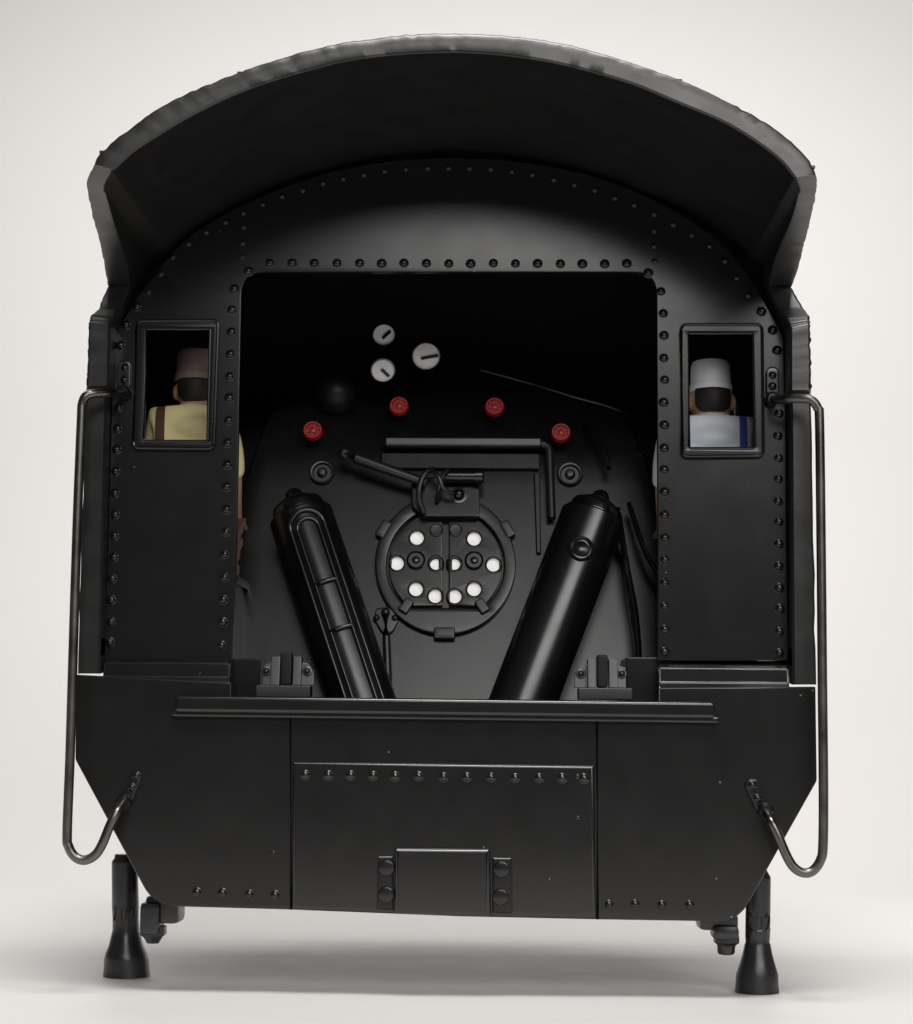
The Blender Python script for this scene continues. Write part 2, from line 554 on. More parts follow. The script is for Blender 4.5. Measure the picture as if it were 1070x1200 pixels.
# ledges under the side panels
for poly in ([(122, 773), (270, 773), (270.5, 803), (121.5, 797)], [(772, 779.5), (924, 779.5), (925, 803), (772, 806)]):
    bm = NB()
    pts = [at(x, y, -0.015) for x, y in poly]
    x0, x1 = pts[0].x, pts[1].x
    zt, zb = pts[0].z, min(pts[2].z, pts[3].z) - .010
    sec = [(0.004, zt + 0.003), (-0.009, zt + .001), (-0.0155, zt - 0.0035), (-0.016, zt - .020), (-0.020, zt - .025), (-0.028, zb + .001), (-0.028, zb - .006), (0.004, zb - .006)]
    a = [bm.verts.new((x0, y, z)) for y, z in sec]; b = [bm.verts.new((x1, y, z)) for y, z in sec]
    for k in range(len(sec)):
        bm.faces.new((a[k], a[(k + 1) % len(sec)], b[(k + 1) % len(sec)], b[k]))
    bm.faces.new(a); bm.faces.new(b[::-1])
    bmesh.ops.bevel(bm, geom=list(bm.edges), offset=0.0018, segments=3, affect='EDGES')
    finish('ledge', bm, SLEEK, loco)


# window frames
def window_frame(outer, inner):
    bm = NB()
    po = P2(round_poly(outer, 8, 5), -0.006)
    pi = P2(round_poly(inner, 2.5, 4), -0.006)
    curve_plate(bm, [po, pi], -0.0055, 0.0015, 0.0022)
    fr = finish('window_frame', bm, BLACK, loco)
    bm = NB()
    mid = round_poly([(lerp(a[0], b[0], .12), lerp(a[1], b[1], .12)) for a, b in zip(outer, inner)], 7, 5)
    add_tube(bm, [at(x, y, -0.0055) for x, y in mid], 0.0020, 8, closed=True)
    mid = round_poly([(lerp(a[0], b[0], .97), lerp(a[1], b[1], .97)) for a, b in zip(outer, inner)], 2, 3)
    add_tube(bm, [at(x, y, -0.0050) for x, y in mid], 0.0016, 8, closed=True)
    finish('frame_bead', bm, BLACK, fr)


window_frame([(159, 375), (257, 374), (251, 527), (154.5, 526)], [(172.5, 386), (246, 386), (242.8, 516.5), (168.8, 516.5)])
window_frame([(797, 379), (894.5, 379), (896, 535), (799, 536)], [(807.5, 391), (882, 391), (884.5, 525), (808, 525)])

# --- lower apron
YA = -0.030
bm = NB()
ap = round_poly([(89, 790), (205, 799), (205, 815), (272, 818), (770, 823), (838, 817), (838, 806), (956, 804), (957.5, 915), (871, 1070), (853, 1080), (700, 1077.5), (540, 1074), (340, 1066), (196, 1062), (174, 1052), (88, 890)],
                [2, 0, 0, 0, 0, 0, 0, 2, 3, 12, 8, 0, 0, 0, 8, 12, 3])
ap = round_poly([(89, 790.5), (956, 804), (957.5, 915), (871, 1069), (853, 1080), (700, 1077.5), (540, 1074), (340, 1066), (196, 1062), (174, 1050), (88, 890)],
                [2, 2, 3, 12, 8, 0, 0, 0, 8, 12, 3])
# the cab floor lies behind; the apron is notched down where the doorway opens
ap = P2(round_poly([(89, 790.5), (271, 800), (271, 830), (772, 834), (772, 806), (956, 804.5), (957.5, 915), (871, 1069), (853, 1080), (700, 1077.5), (540, 1074), (340, 1066), (196, 1062), (174, 1050), (88, 890)],
                   [2, 0, 0, 0, 0, 2, 3, 14, 10, 0, 0, 0, 10, 14, 3]), YA)
curve_plate(bm, [ap], YA, 0.012, 0.0015)
for p in [(231, 1046), (261, 1047), (292, 1048), (322.5, 1049), (714, 1060), (744.5, 1060), (776, 1060.5), (808, 1061)]:
    rivet(bm, p[0], p[1], YA + .0003, 4.6, .95)
rivet(bm, 320, 1000, YA + .0003, 2.4, .9)
apron = finish('apron_plate', bm, BLACK, loco)

# centre panel of the apron
bm = NB()
curve_plate(bm, [P2([(344, 892.5), (696, 897), (698.5, 1075.5), (540, 1072), (342.5, 1064.5)], YA)], YA - 0.0060, YA + .003, 0.0040, 4)
for k, x in enumerate((358, 384.5, 411, 437, 463, 491, 519.6, 547.5, 576, 604, 632, 659, 685)):
    rivet(bm, x, 908.5 + 0.36 * k, YA - .0057, 4.7, .9)
rivet(bm, 677, 958, YA - .0052, 2.6)
rivet(bm, 676.5, 909.5, YA - .0052, 3.2)
finish('centre_panel', bm, SLEEK, loco)
for x0, x1, y0, y1 in ((340.5, 341, 838, 1066), (699.5, 700.5, 843, 1077.5)):
    bm = NB()
    a, b = at(x0, y0, YA), at(x1, y1, YA)
    add_tube(bm, [a, b], 0.0016, 8)
    finish('panel_seam', bm, BLACK, loco)

# coupler pocket cover with bolted lugs
bm = NB()
curve_plate(bm, [P2(round_poly([(463, 993), (574.5, 994), (575.5, 1073), (462.5, 1070)], [3, 3, 0, 0]), YA)], YA - 0.0135, YA + .002, 0.0045, 4)
cover = finish('coupler_cover', bm, SLEEK, loco)
for lug, bolts in (([(443, 1002.5), (461.5, 1002.5), (461.5, 1067), (442, 1066)], [(453, 1017), (452.5, 1048)]), ([(577, 1004), (600, 1004.5), (600.5, 1071), (577, 1070)], [(587.5, 1018.5), (586.5, 1051)])):
    bm = NB()
    curve_plate(bm, [P2(round_poly(lug, 1.5, 2), YA)], YA - 0.0095, YA, 0.0024, 3)
    lg = finish('mounting_lug', bm, BLACK, cover)
    bm = NB()
    for x, y in bolts:
        add_lathe(bm, at(x, y, YA - .0095), (0, -1, 0), [(.0092, -.001), (.0092, .003), (.0085, .0042), (.0072, .0048), (0, .0050)], 24)
    finish('lug_bolts', bm, BLACK, cover)

# beam across the doorway sill
bm = NB()
sec = None
pl = [at(205.5, 816, YA - .012), at(838, 823.5, YA - .012)]
a, b = pl
ang = math.atan2(b.z - a.z, b.x - a.x)
ax = (Vector((math.cos(ang), 0, math.sin(ang))), Vector((0, 1, 0)), Vector((-math.sin(ang), 0, math.cos(ang))))
mid = (a + b) / 2
add_box(bm, mid - ax[2] * 0.0085 + Vector((0, .008, 0)), ((b - a).length / 2, .0095, .0095), ax, bevel=0.0048, seg=5)
add_box(bm, mid - ax[2] * 0.0195 + Vector((0, .010, 0)), ((b - a).length / 2 + .004, .0065, .0035), ax, bevel=0.0022)
finish('buffer_beam', bm, SLEEK, loco)

# cab floor, front wall (dark depth of the cab)
bm = NB()
a, b = at(100, 835, 0.0), at(945, 835, 0.0)
zf = at(530, 836, 0.0).z
add_box(bm, ((a.x + b.x) / 2, (0.013 + YF) / 2, zf - .012), ((b.x - a.x) / 2, (YF - 0.013) / 2, .012), bevel=0.001)
finish('cab_floor', bm, INNER, loco)
bm = NB()
pts = [(p.x, p.z) for p in (ii + ii)[0:1]]
poly = [(ii[k].x, ii[k].z) for k in range(0, len(ii), 3)]
wpoly = [(poly[0][0] - .02, zf - .01), (poly[0][0] - .02, poly[0][1] - .04)] + poly + [(poly[-1][0] + .02, poly[-1][1] - .04), (poly[-1][0] + .02, zf - .01)]
curve_plate(bm, [wpoly], YF - 0.012, YF - .002, 0.0005)
finish('front_wall', bm, DIM, loco)
# frame under the cab that carries it to the front, out of sight from behind
bm = NB()
add_lathe(bm, (0, YF, zf + .30), (0, 1, 0), [(0, 0), (.27, 0), (.27, .10), (.255, .12), (0, .12)], 48)
finish('boiler', bm, CAST, loco)


# --- handrails with brackets
def handrail(path, cap_up, rv_up, boss_up, cap_lo, rv_lo, boss_lo):
    bm = NB()
    pts = catmull([at(x, y, Y) for x, y, Y in path], 7)
    add_tube(bm, pts, 0.0054, 14)
    rail = finish('handrail', bm, STEEL, loco, smooth=60)
    for capsule, rv, boss, Y in ((cap_up, rv_up, boss_up, 0.0), (cap_lo, rv_lo, boss_lo, YA)):
        bm = NB()
        p, q, w = capsule
        p, q = Vector(p), Vector(q)
        d = (q - p).normalized(); s = Vector((-d.y, d.x))
        out = []
        for k in range(9):
            t = math.pi * k / 8
            out.append(tuple(p + s * w * math.cos(t) - d * w * math.sin(t)))
        for k in range(9):
            t = math.pi * k / 8
            out.append(tuple(q - s * w * math.cos(t) + d * w * math.sin(t)))
        curve_plate(bm, [P2(out, Y)], Y - .005, Y + .002, 0.002)
        for x, y in rv:
            rivet(bm, x, y, Y - .0048, 4.0, .9)
        bx, by, br = boss
        add_lathe(bm, at(bx, by, Y - .003), (0, -1, 0), [(br, 0), (br, .006), (br * .85, .010), (br * .6, .012), (0, .012)], 18)
        finish('rail_bracket', bm, BLACK, rail)


handrail([(146, 460, -.006), (141, 460, -.022), (128, 460.5, -.050), (112, 461, -.062), (101, 464, -.066), (96.5, 474, -.066), (95.5, 490, -.066), (91, 600, -.066), (86.5, 740, -.066), (82.3, 880, -.066), (78.8, 975, -.066),
          (80.5, 992, -.066), (88, 1004, -.066), (99, 1008, -.066), (111, 1002.5, -.066), (119.5, 990, -.065), (129.5, 966, -.063), (138, 950, -.058), (146, 940, -.040), (148, 937, -.030)],
         ((146, 430), (146, 452), 8), [(146, 431), (146, 445)], (146, 460, .0085), ((160, 910), (149, 936), 7), [(160, 909), (154.5, 923)], (146, 940, .0095))
handrail([(904, 468, -.006), (910, 468, -.022), (922, 467.5, -.050), (939, 467, -.062), (951, 469, -.066), (958.5, 479, -.066), (960.5, 496, -.066), (962.3, 640, -.066), (963.8, 800, -.066), (965, 920, -.066), (964.5, 990, -.066),
          (961.5, 1008, -.066), (953, 1020, -.066), (942.5, 1023, -.066), (931, 1017, -.066), (922, 1003, -.065), (911, 977, -.063), (903, 961, -.058), (897, 951, -.040), (896, 949, -.030)],
         ((905, 438), (905, 460), 8), [(905, 440), (905, 453)], (904, 468, .0085), ((881, 920), (893, 946), 8), [(881.5, 920), (888, 936)], (897, 950, .0095))


# --- feet under the body
def oct_foot(prof, cx, Y, name, rot=0.3, digits=None):
    """prof: (py, half width px) from the top down; rounded octagonal stem with a flared shoe"""
    bm = NB()
    rings = []
    seg = 16
    ax0 = at(cx[0], prof[0][0], Y)
    for py, hw in prof:
        t = (py - prof[0][0]) / (prof[-1][0] - prof[0][0])
        c = at(lerp(cx[0], cx[1], t), py, Y)
        r = hw * 0.001 * (Y - CAMY) / -CAMY
        ring = []
        for k in range(seg):
            a = 2 * math.pi * k / seg + rot
            f = 1.0 if k % 2 == 0 else 0.975
            ring.append(bm.verts.new((c.x + r * f * math.cos(a), c.y + r * f * math.sin(a) * .95, 0.0004 if py == prof[-1][0] else max(c.z, 0.0005))))
        rings.append(ring)
    for a, b in zip(rings, rings[1:]):
        for k in range(seg):
            bm.faces.new((a[k], b[k], b[(k + 1) % seg], a[(k + 1) % seg]))
    bm.faces.new(rings[0][::-1]); bm.faces.new(rings[-1])
    f = finish(name, bm, FOOTM, loco, smooth=36)
    if digits:
        py, r, chars = digits
        t = (py - prof[0][0]) / (prof[-1][0] - prof[0][0])
        c = at(lerp(cx[0], cx[1], t), py, Y)
        bm = NB()
        for ch, a in chars:
            cu = bpy.data.curves.new('t', 'FONT'); cu.body = ch; cu.size = 0.030; cu.extrude = 0.0012; cu.align_x = 'CENTER'; cu.align_y = 'CENTER'
            o = bpy.data.objects.new('t', cu); col.objects.link(o)
            me = bpy.data.meshes.new_from_object(o.evaluated_get(bpy.context.evaluated_depsgraph_get()))
            bpy.data.objects.remove(o); bpy.data.curves.remove(cu)
            out = Vector((math.sin(a), -math.cos(a), 0)); rt = Vector((math.cos(a), math.sin(a), 0))
            for v in me.vertices:
                x, y, z = v.co
                v.co = c + out * (r * math.cos(math.asin(max(-1, min(1, x / r)))) * .985 + z) + rt * x * .72 + Vector((0, 0, 1)) * y
            bm.from_mesh(me); bpy.data.meshes.remove(me)
        finish('raised_number', bm, FOOTM, f)
    return f


YT = 0.10
ZF_CHECK = (at(148, 1145, YT + .02), at(887, 1163, YT - .06))
oct_foot([(1001, 11), (1006, 12), (1008, 14), (1011, 15), (1062, 15.5), (1078, 15), (1090, 15.5), (1096, 17), (1108, 20), (1117, 24), (1124, 25.5), (1136, 26), (1141, 27)], (146, 148.5), YT + .04, 'support_foot',
         digits=(1071, 0.0158, [('2', -.85), ('0', 0.0), ('2', .85)]))
oct_foot([(1018, 9), (1022, 11), (1027, 14), (1030, 14.5), (1076, 14.5), (1098, 14.5), (1104, 14), (1106, 15), (1118, 17.5), (1130, 21), (1141, 24.5), (1154, 25), (1160, 26)], (889, 887), YT - .04, 'support_foot',
         digits=(1081, 0.0150, [('2', -.85), ('0', 0.0), ('2', .85)]))

# brackets that carry feet and fittings, hung from the cab floor behind the apron
for poly in ([(153, 858), (205, 858), (205, 1058), (186, 1050), (164, 1014), (153, 1006)], [(884, 870), (826, 870), (826, 1070), (850, 1068), (874, 1040), (884, 1028)][::-1]):
    bm = NB()
    curve_plate(bm, [P2(poly, .055)], .055, .17, .002)
    finish('foot_bracket', bm, CAST, loco)

# pipe fittings beside the feet
for boxes, lath in ((((170, 1050, 209, 1083, .05, .10), (163.5, 1058, 186, 1096, .04, .08)), ((180, 1085), [(.0165, 0), (.0165, .010), (.012, .013), (.0085, .018), (.0078, .020)], (1095, 8.0, 1104))),
                    (((820, 1070, 866, 1091, .05, .10), (836, 1085, 867, 1102, .04, .08)), ((851, 1096), [(.0165, 0), (.0165, .008), (.012, .011), (.0110, .014), (.0110, .015)], (1106, 10.5, 1119)))):
    bm = NB()
    for bx in boxes:
        pbox(bm, *bx, bevel=.006)
    (cx_, cy_), pr, (py2, hw, py3) = lath
    c = at(cx_, cy_, .06)
    add_lathe(bm, c, (0, 0, -1), pr, 6)
    c2 = at(cx_, py2, .06); c3 = at(cx_, py3, .06)
    L = c2.z - c3.z
    add_lathe(bm, c2, (0, 0, -1), [(hw * .001, -.01), (hw * .001, L * .7), (hw * .00085, L * .92), (hw * .0005, L), (0, L)], 16)
    finish('pipe_fitting', bm, FOOTM, loco)

# ------------------------------------------------------------------ boiler backhead and its fittings
YB0, YB1 = 0.130, 0.240     # foot and top of the backhead, leaning forward
zB0, zB1 = at(525, 830, YB0).z, at(525, 430, YB1).z


ZK = at(525, 512, 0.215).z      # above this line the backhead bends further forward
T0 = (YB1 - YB0) / (zB1 - zB0)
T1 = math.tan(math.radians(42))


def ybz(z):
    Y = YB0 + (z - zB0) * T0
    w = .018                      # softly rounded bend
    t = (z - ZK) / w
    soft = w * (math.log1p(math.exp(t)) if t < 30 else t)
    return Y + (T1 - T0) * soft


def yb(px, py):
    """depth of the backhead's surface under a pixel"""
    Y = YB0
    for _ in range(30):
        Y = lerp(Y, ybz(at(px, py, Y).z), .6)
    return Y


def ab(px, py, off=0.0):
    """point on the backhead, off = distance proud of it"""
    return at(px, py, yb(px, py)) + NBH * off


NBH = Vector((0, -(zB1 - zB0), (YB1 - YB0))).normalized()
UBH = Vector((0, YB1 - YB0, zB1 - zB0)).normalized()
XBH = Vector((1, 0, 0))


def plate_b(bm, polys, front, back=0.0, bevel=.0012):
    """flat plate lying on the backhead; polys in photo pixels"""
    org = ab(525, 640)
    loc = []
    for p in polys:
        q = []
        for x, y in p:
            d = ab(x, y) - org
            q.append((d.dot(XBH), d.dot(UBH)))
        loc.append(q)
    t = NB()
    curve_plate(t, loc, -front, -back, bevel)
    for v in t.verts:
        x, y, z = v.co
        v.co = org + XBH * x + UBH * z + NBH * (-y)
    merge(bm, t)


bm = NB()
bh = round_poly([(262, 860), (268, 640), (288, 565), (318, 484), (415, 446), (528, 424), (640, 447), (735, 485), (764, 565), (785, 640), (790, 860)], [0, 30, 30, 14, 30, 30, 30, 10, 30, 30, 0])
half = len(bh) // 2
lft = [q for q in bh if q[0] < 528]; rgt = [q for q in bh if q[0] >= 528]


def edge_x(side, y):
    qs = sorted(side, key=lambda q: q[1])
    for (xa, ya), (xb, yb_) in zip(qs, qs[1:]):
        if ya <= y <= yb_ and yb_ > ya:
            return lerp(xa, xb, (y - ya) / (yb_ - ya))
    return qs[0][0]


ys = [425 + 2.5 * k for k in range(57)] + [570 + 29 * k for k in range(11)]
grid = []
for y in ys:
    xl, xr = edge_x(lft, y), edge_x(rgt, y)
    row = []
    for k in range(25):
        x = lerp(xl, xr, k / 24)
        row.append(bm.verts.new(at(x, y, yb(x, y))))
    l0, r0 = row[0].co.copy(), row[-1].co.copy()
    row = [bm.verts.new(l0 + Vector((-.004, .06, 0))), bm.verts.new(l0 + Vector((-.003, .003, 0)))] + row + [bm.verts.new(r0 + Vector((.003, .003, 0))), bm.verts.new(r0 + Vector((.004, .06, 0)))]
    grid.append(row)
for a_, b_ in zip(grid, grid[1:]):
    for k in range(len(a_) - 1):
        bm.faces.new((a_[k], a_[k + 1], b_[k + 1], b_[k]))
finish('backhead', bm, INNER, loco, smooth=60)


def ring_px(cx, cy, r, n=40, a0=0, a1=2 * math.pi):
    return [(cx + r * math.cos(a0 + (a1 - a0) * k / n), cy + r * math.sin(a0 + (a1 - a0) * k / n)) for k in range(n)]


# fire door: flange, two perforated leaves, white lining behind, lugs
FC = (522, 664)
door_out = []
for k in range(33):
    a = math.radians(138 + (402 - 138) * k / 32)
    door_out.append((FC[0] + 68.5 * math.cos(a), FC[1] + 66 * math.sin(a)))
door_out = [(476, 714.5)] + door_out + [(568, 714.5)]
bm = NB()
plate_b(bm, [ring_px(FC[0], FC[1], 82.5, 56), door_out], 0.010, 0.0, .0025)
finish('fire_door_flange', bm, INNER, loco)
holes = [(488.9, 633), (555.7, 634), (465.6, 662.7), (511, 663.3), (532.6, 663.3), (578.3, 664.4), (487.8, 693), (510.4, 701), (533, 701.4), (555.7, 693)]
sm = [(x + (522 - x) * .03, y + (664 - y) * .03) for x, y in door_out]
lleft = [p for p in sm if p[0] < 519.0]
cut = 518.5
left_poly = [(cut, 711.5)] + [p for p in sm if p[0] <= cut] + [(cut, 601.5)]
right_poly = [(526, 601.5)] + [p for p in sm if p[0] >= 526] + [(526, 711.5)]
for poly, side in ((left_poly, 0), (right_poly, 1)):
    bm = NB()
    hs = [h for h in holes if (h[0] > 522) == bool(side)]
    plate_b(bm, [poly] + [ring_px(x, y, 7.9, 22) for x, y in hs], 0.0085, 0.0035, .0012)
    leaf = finish('fire_door_leaf', bm, INNER, loco)
    bm = NB()
    for x, y in hs:
        c = [ab(*p, off=.0085) for p in ring_px(x, y, 9.0, 22)]
        add_tube(bm, c, 0.0012, 6, closed=True)
    bx, by = ((487.8, 659.6), (555.7, 660))[side]
    add_lathe(bm, ab(bx, by, .0085), NBH, [(.0120, 0), (.0120, .004), (.0105, .0055), (.0095, .003), (.005, .003), (.003, .005), (0, .0055)], 24)
    dx, dy = ((511.5, 624.3), (534, 624.3))[side]
    add_lathe(bm, ab(dx, dy, .0085), NBH, [(.0085, 0), (.0085, .002), (.0070, .003), (0, .0028)], 24)
    finish('hole_rims', bm, GLOSS, leaf)
bm = NB()
plate_b(bm, [[(514, 604), (530, 604), (530, 675), (526, 675), (526, 713.5), (518, 713.5), (518, 675), (514, 675)]], 0.0030, 0.0, .0003)
finish('door_divider', bm, INNER, loco)
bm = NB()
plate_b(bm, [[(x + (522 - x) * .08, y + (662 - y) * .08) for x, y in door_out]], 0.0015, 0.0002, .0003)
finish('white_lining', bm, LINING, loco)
for (x, y, ang, hw, hh, off) in ((449.8, 623, -62, 11, 6, .012), (594.7, 623, 62, 11, 6, .012), (521, 744.5, 0, 12.5, 7, .012), (476.5, 713.7, -58, 9, 6, .016), (565, 713.7, 58, 9, 6, .016)):
    bm = NB()
    a = math.radians(ang)
    r2 = XBH * math.cos(a) - UBH * math.sin(a)
    u2 = NBH.cross(r2) * -1
    add_box(bm, ab(x, y, off * .5), (hw * .00107, off * .5, hh * .00107), (r2, NBH, u2), bevel=.003, seg=3)
    if ang == 0 or off < .013:
        add_box(bm, ab(x, y, off), (hw * .0008, .0015, hh * .0007), (r2, NBH, u2), bevel=.0012)
    finish('door_lug', bm, SATIN, loco)

# door bracket above: plate, air cylinder, lever, hoses
bm = NB()
plate_b(bm, [round_poly([(483, 566), (562, 566), (562, 613), (497, 613), (483, 600)], [2, 2, 4, 4, 4])], 0.022, 0.0, .002)
br = finish('door_bracket', bm, INNER, loco)
bm = NB()
add_lathe(bm, ab(521, 569.5, .034), XBH, [(0, 0), (.0085, 0), (.0085, .040), (.0105, .040), (.0105, .049), (.0085, .051), (0, .051)], 24)
add_ball(bm, ab(538, 588, .026), .0075)
add_lathe(bm, ab(538, 588, .020), NBH, [(.011, 0), (.011, .004), (0, .005)], 16)
finish('door_cylinder', bm, GLOSS, br)
bm = NB()
add_tube(bm, catmull([ab(509, 563, .040), ab(499, 571, .046), ab(493, 585, .046), ab(492.5, 598, .042), ab(497.5, 610, .030)], 6), .0036, 10)
add_tube(bm, catmull([ab(526, 566, .046), ab(519, 576, .050), ab(516, 586, .046), ab(512.5, 596, .030)], 6), .0030, 10)
add_tube(bm, catmull([ab(506, 566, .046), ab(514, 575, .052), ab(521, 588, .048), ab(532, 592, .040)], 6), .0026, 10)
finish('door_hose', bm, SATIN, br)
bm = NB()
add_tube(bm, [ab(405, 543, .034), ab(420, 549.5, .036), ab(455, 562, .036), ab(500, 577, .034)], lambda t: lerp(.0085, .0060, t), 14)
add_ball(bm, ab(406, 543.5, .034), .0088)
finish('door_lever', bm, SATIN, loco)

# foot pedal rod to the left of the fire door
bm = NB()
plate_b(bm, [round_poly([(440, 714), (466, 712), (468, 728), (459, 744), (448, 744), (439, 728)], 6)], .007, 0, .002)
add_tube(bm, [ab(452.5, 722, .012), ab(453.5, 750, .014), ab(455, 792, .014), ab(456, 840, .014)], .0048, 12)
add_ball(bm, ab(452.5, 721, .012), .0056)
for x in (441.5, 463):
    add_dome(bm, ab(x, 726, .006), NBH, .0045, .0045, 12)
finish('foot_pedal_rod', bm, SATIN, loco)

# angled pipe over the fire door
bm = NB()
pts = smooth_path([ab(453, 524, .014), ab(643, 525, .014), ab(646, 612, .014)], .013, 8)
add_tube(bm, pts, .0056, 14)
tl = math.radians(6)
bn = Vector((0, -math.cos(tl), math.sin(tl))); bu_ = Vector((0, math.sin(tl), math.cos(tl)))
p_, q_ = ab(452, 524.5, .017), ab(634, 525.3, .017)
bx_ = (q_ - p_).normalized()
add_box(bm, (p_ + q_) / 2, ((q_ - p_).length / 2, .0068, .0062), (bx_, -bn, bu_), bevel=.0028, seg=3)
finish('angled_pipe', bm, SATIN, loco, smooth=50)
bm = NB()
plate_b(bm, [round_poly([(447, 533), (632, 534), (632, 552), (447, 551)], 2)], .006, 0, .0015)
plate_b(bm, [round_poly([(625.5, 556), (633, 556), (634, 650), (628.5, 650)], 1)], .006, 0, .0015)
finish('door_rail', bm, INNER, loco)

# washout plugs
for x, y in ((378, 555), (668, 557)):
    bm = NB()
    add_lathe(bm, ab(x, y), NBH, [(.0165, 0), (.0165, .004), (.0150, .0065), (.0130, .0062), (.0115, .002), (.007, .002), (.0065, .006), (.004, .0085), (0, .009)], 28)
    finish('washout_plug', bm, SATIN, loco)

# red valve knobs
for x, y in ((468.5, 485), (579.5, 486), (368.5, 513.5), (656.5, 516)):
    bm = NB()
    add_lathe(bm, ab(x, y), NBH, [(.004, -.02), (.004, .020)], 12)
    kn = finish('valve_stem', bm, GLOSS, loco)
    bm = NB()
    add_lathe(bm, ab(x, y, .018), NBH, [(.006, 0), (.0115, .0008), (.0132, .004), (.0130, .008), (.0115, .0110), (.0094, .0110), (.0084, .0080), (.0040, .0080), (.0036, .0105), (0, .0115)], 24)
    for k in range(6):
        a_ = math.pi * 2 * k / 6 + .3
        rd_ = XBH * math.cos(a_) + UBH * math.sin(a_)
        add_box(bm, ab(x, y, .018 + .0088) + rd_ * .0062, (.0030, .0011, .0012), (rd_, NBH.cross(rd_), NBH), bevel=.0004)
    finish('red_knob', bm, RED, kn, smooth=50)

# dark dome (lubricator ball)
bm = NB()
add_lathe(bm, ab(395, 470), NBH, [(.020, 0), (.020, .012), (.026, .014), (.0275, .020), (.0255, .031), (.0185, .040), (.009, .045), (0, .046)], 32)
finish('lubricator_dome', bm, DIM, loco, smooth=50)

# gauges on a dark turret bracket
GN = Vector((0, -1, 0.06)).normalized()
YG = 0.205
bm = NB()
for (x, y) in ((450, 393), (449, 434.5), (499.5, 417.5)):
    c = at(x, y, YG + .02)
    add_tube(bm, catmull([c, c + Vector((0, .03, -.002)), c + Vector((0, .06, -.006)), c + Vector((0, .10, -.012))], 6), .0055, 10)
finish('gauge_bracket', bm, DIM, loco)
for (x, y, r, p, q) in ((450, 393, 13.2, (448.3, 396.5), (457.5, 388)), (449, 434.5, 13.6, (447, 432.5), (456, 441)), (499.5, 417.5, 16.0, (493.5, 420), (513.5, 416.5))):
    s = .001 * (YG - CAMY) / -CAMY
    c = at(x, y, YG)
    bm = NB()
    rr_ = r * s
    add_lathe(bm, c - GN * .022, GN, [(rr_ * .92, 0), (rr_ * 1.03, .012), (rr_ * 1.08, .023), (rr_ * 1.06, .0255), (rr_ * .99, .0255), (rr_ * .985, .0222)], 36)
    g = finish('gauge_case', bm, GLOSS, loco)
    bm = NB()
    add_lathe(bm, c, GN, [(rr_ * .985, 0), (rr_ * .97, .0008), (0, .0008)], 36)
    finish('gauge_dial', bm, DIAL, g)
    bm = NB()
    a, b = at(*p, YG - .0022), at(*q, YG - .0022)
    d = (b - a); L = d.length; d.normalize()
    u = GN.cross(d).normalized()
    add_box(bm, (a + b) / 2, (L / 2, .00065, .0020), (d, GN, u), bevel=.0003)
    finish('gauge_needle', bm, DIM, g)


# --- the two slanting cylinders
def cyl_axes(p, q):
    a = (q - p).normalized()
    view = (Vector((CAMX, CAMY, CAMZ)) - (p + q) / 2).normalized()
    n = (view - a * view.dot(a)).normalized()
    s = a.cross(n).normalized()
    return a, n, s


RC = 0.0405
# left, with a slotted sight frame
p, q = at(349, 594, .125), at(432, 845, .066)
a, n, s = cyl_axes(p, q)
bm = NB()
L = (q - p).length
add_lathe(bm, p, a, [(0, -.006), (.026, -.006), (.030, -.004), (.0325, .000), (.0330, .010), (.0385, .0115), (RC, .014), (RC, L), (0, L)], 56)
cl = finish('slotted_cylinder', bm, GLOSS, loco, smooth=40)
bm = NB()
add_lathe(bm, p, a, [(0, -.024), (.006, -.024), (.010, -.020), (.012, -.012), (.020, -.010), (.021, -.004)], 20)
add_tube(bm, [p + a * .011 + s * (.0350 * math.cos(t)) + n * (.0350 * math.sin(t)) for t in [2 * math.pi * k / 40 for k in range(40)]], .0028, 8, closed=True)
finish('cylinder_cap', bm, GLOSS, cl)
right_dir = s if s.x > 0 else -s


def on_cyl(t, w, lift, off=0.004):
    """point along the cylinder: t down the axis, w sideways on its surface"""
    th = (w + off) / RC
    rdir = n * math.cos(th) + right_dir * math.sin(th)
    return p + a * t + rdir * (RC + lift)


bm = NB()
for w, t0, lift, rad in ((.0210, .022, .0026, .0030), (.0128, .033, .0026, .0024)):
    path = [on_cyl(L - .005 - (L - .03 - t0 - w) * 0 - k * (L - t0 - w - .005) / 24, -w, lift) for k in range(25)]
    path += [on_cyl(t0 + w - w * math.sin(th), -w * math.cos(th), lift) for th in [math.pi * k / 14 for k in range(1, 14)]]
    path += [on_cyl(t0 + w + k * (L - t0 - w - .005) / 24, w, lift) for k in range(25)]
    add_tube(bm, path, rad, 8)
for tt in (.118, .180):
    add_tube(bm, [on_cyl(tt, w, .0030) for w in (-.0128, -.007, 0, .007, .0128)], .0030, 8)
finish('slot_frame', bm, SLEEK, cl, smooth=50)

# right, plain with a round boss
p, q = at(699, 596, .125), at(605, 845, .066)
a, n, s = cyl_axes(p, q)
bm = NB()
L = (q - p).length
add_lathe(bm, p, a, [(0, -.006), (.026, -.006), (.030, -.004), (.0325, .000), (.0330, .010), (.0385, .0115), (RC, .014), (RC, L), (0, L)], 56)
cr = finish('plain_cylinder', bm, GLOSS, loco, smooth=40)
bm = NB()
add_lathe(bm, p, a, [(0, -.024), (.006, -.024), (.010, -.020), (.012, -.012), (.020, -.010), (.021, -.004)], 20)
add_tube(bm, [p + a * .011 + s * (.0350 * math.cos(t)) + n * (.0350 * math.sin(t)) for t in [2 * math.pi * k / 40 for k in range(40)]], .0028, 8, closed=True)
finish('cylinder_cap', bm, GLOSS, cr)
bm = NB()
w_ = p + a * .070 + n * (RC - .003)
rd = s if s.x > 0 else -s
nb = (n - rd * .05).normalized()
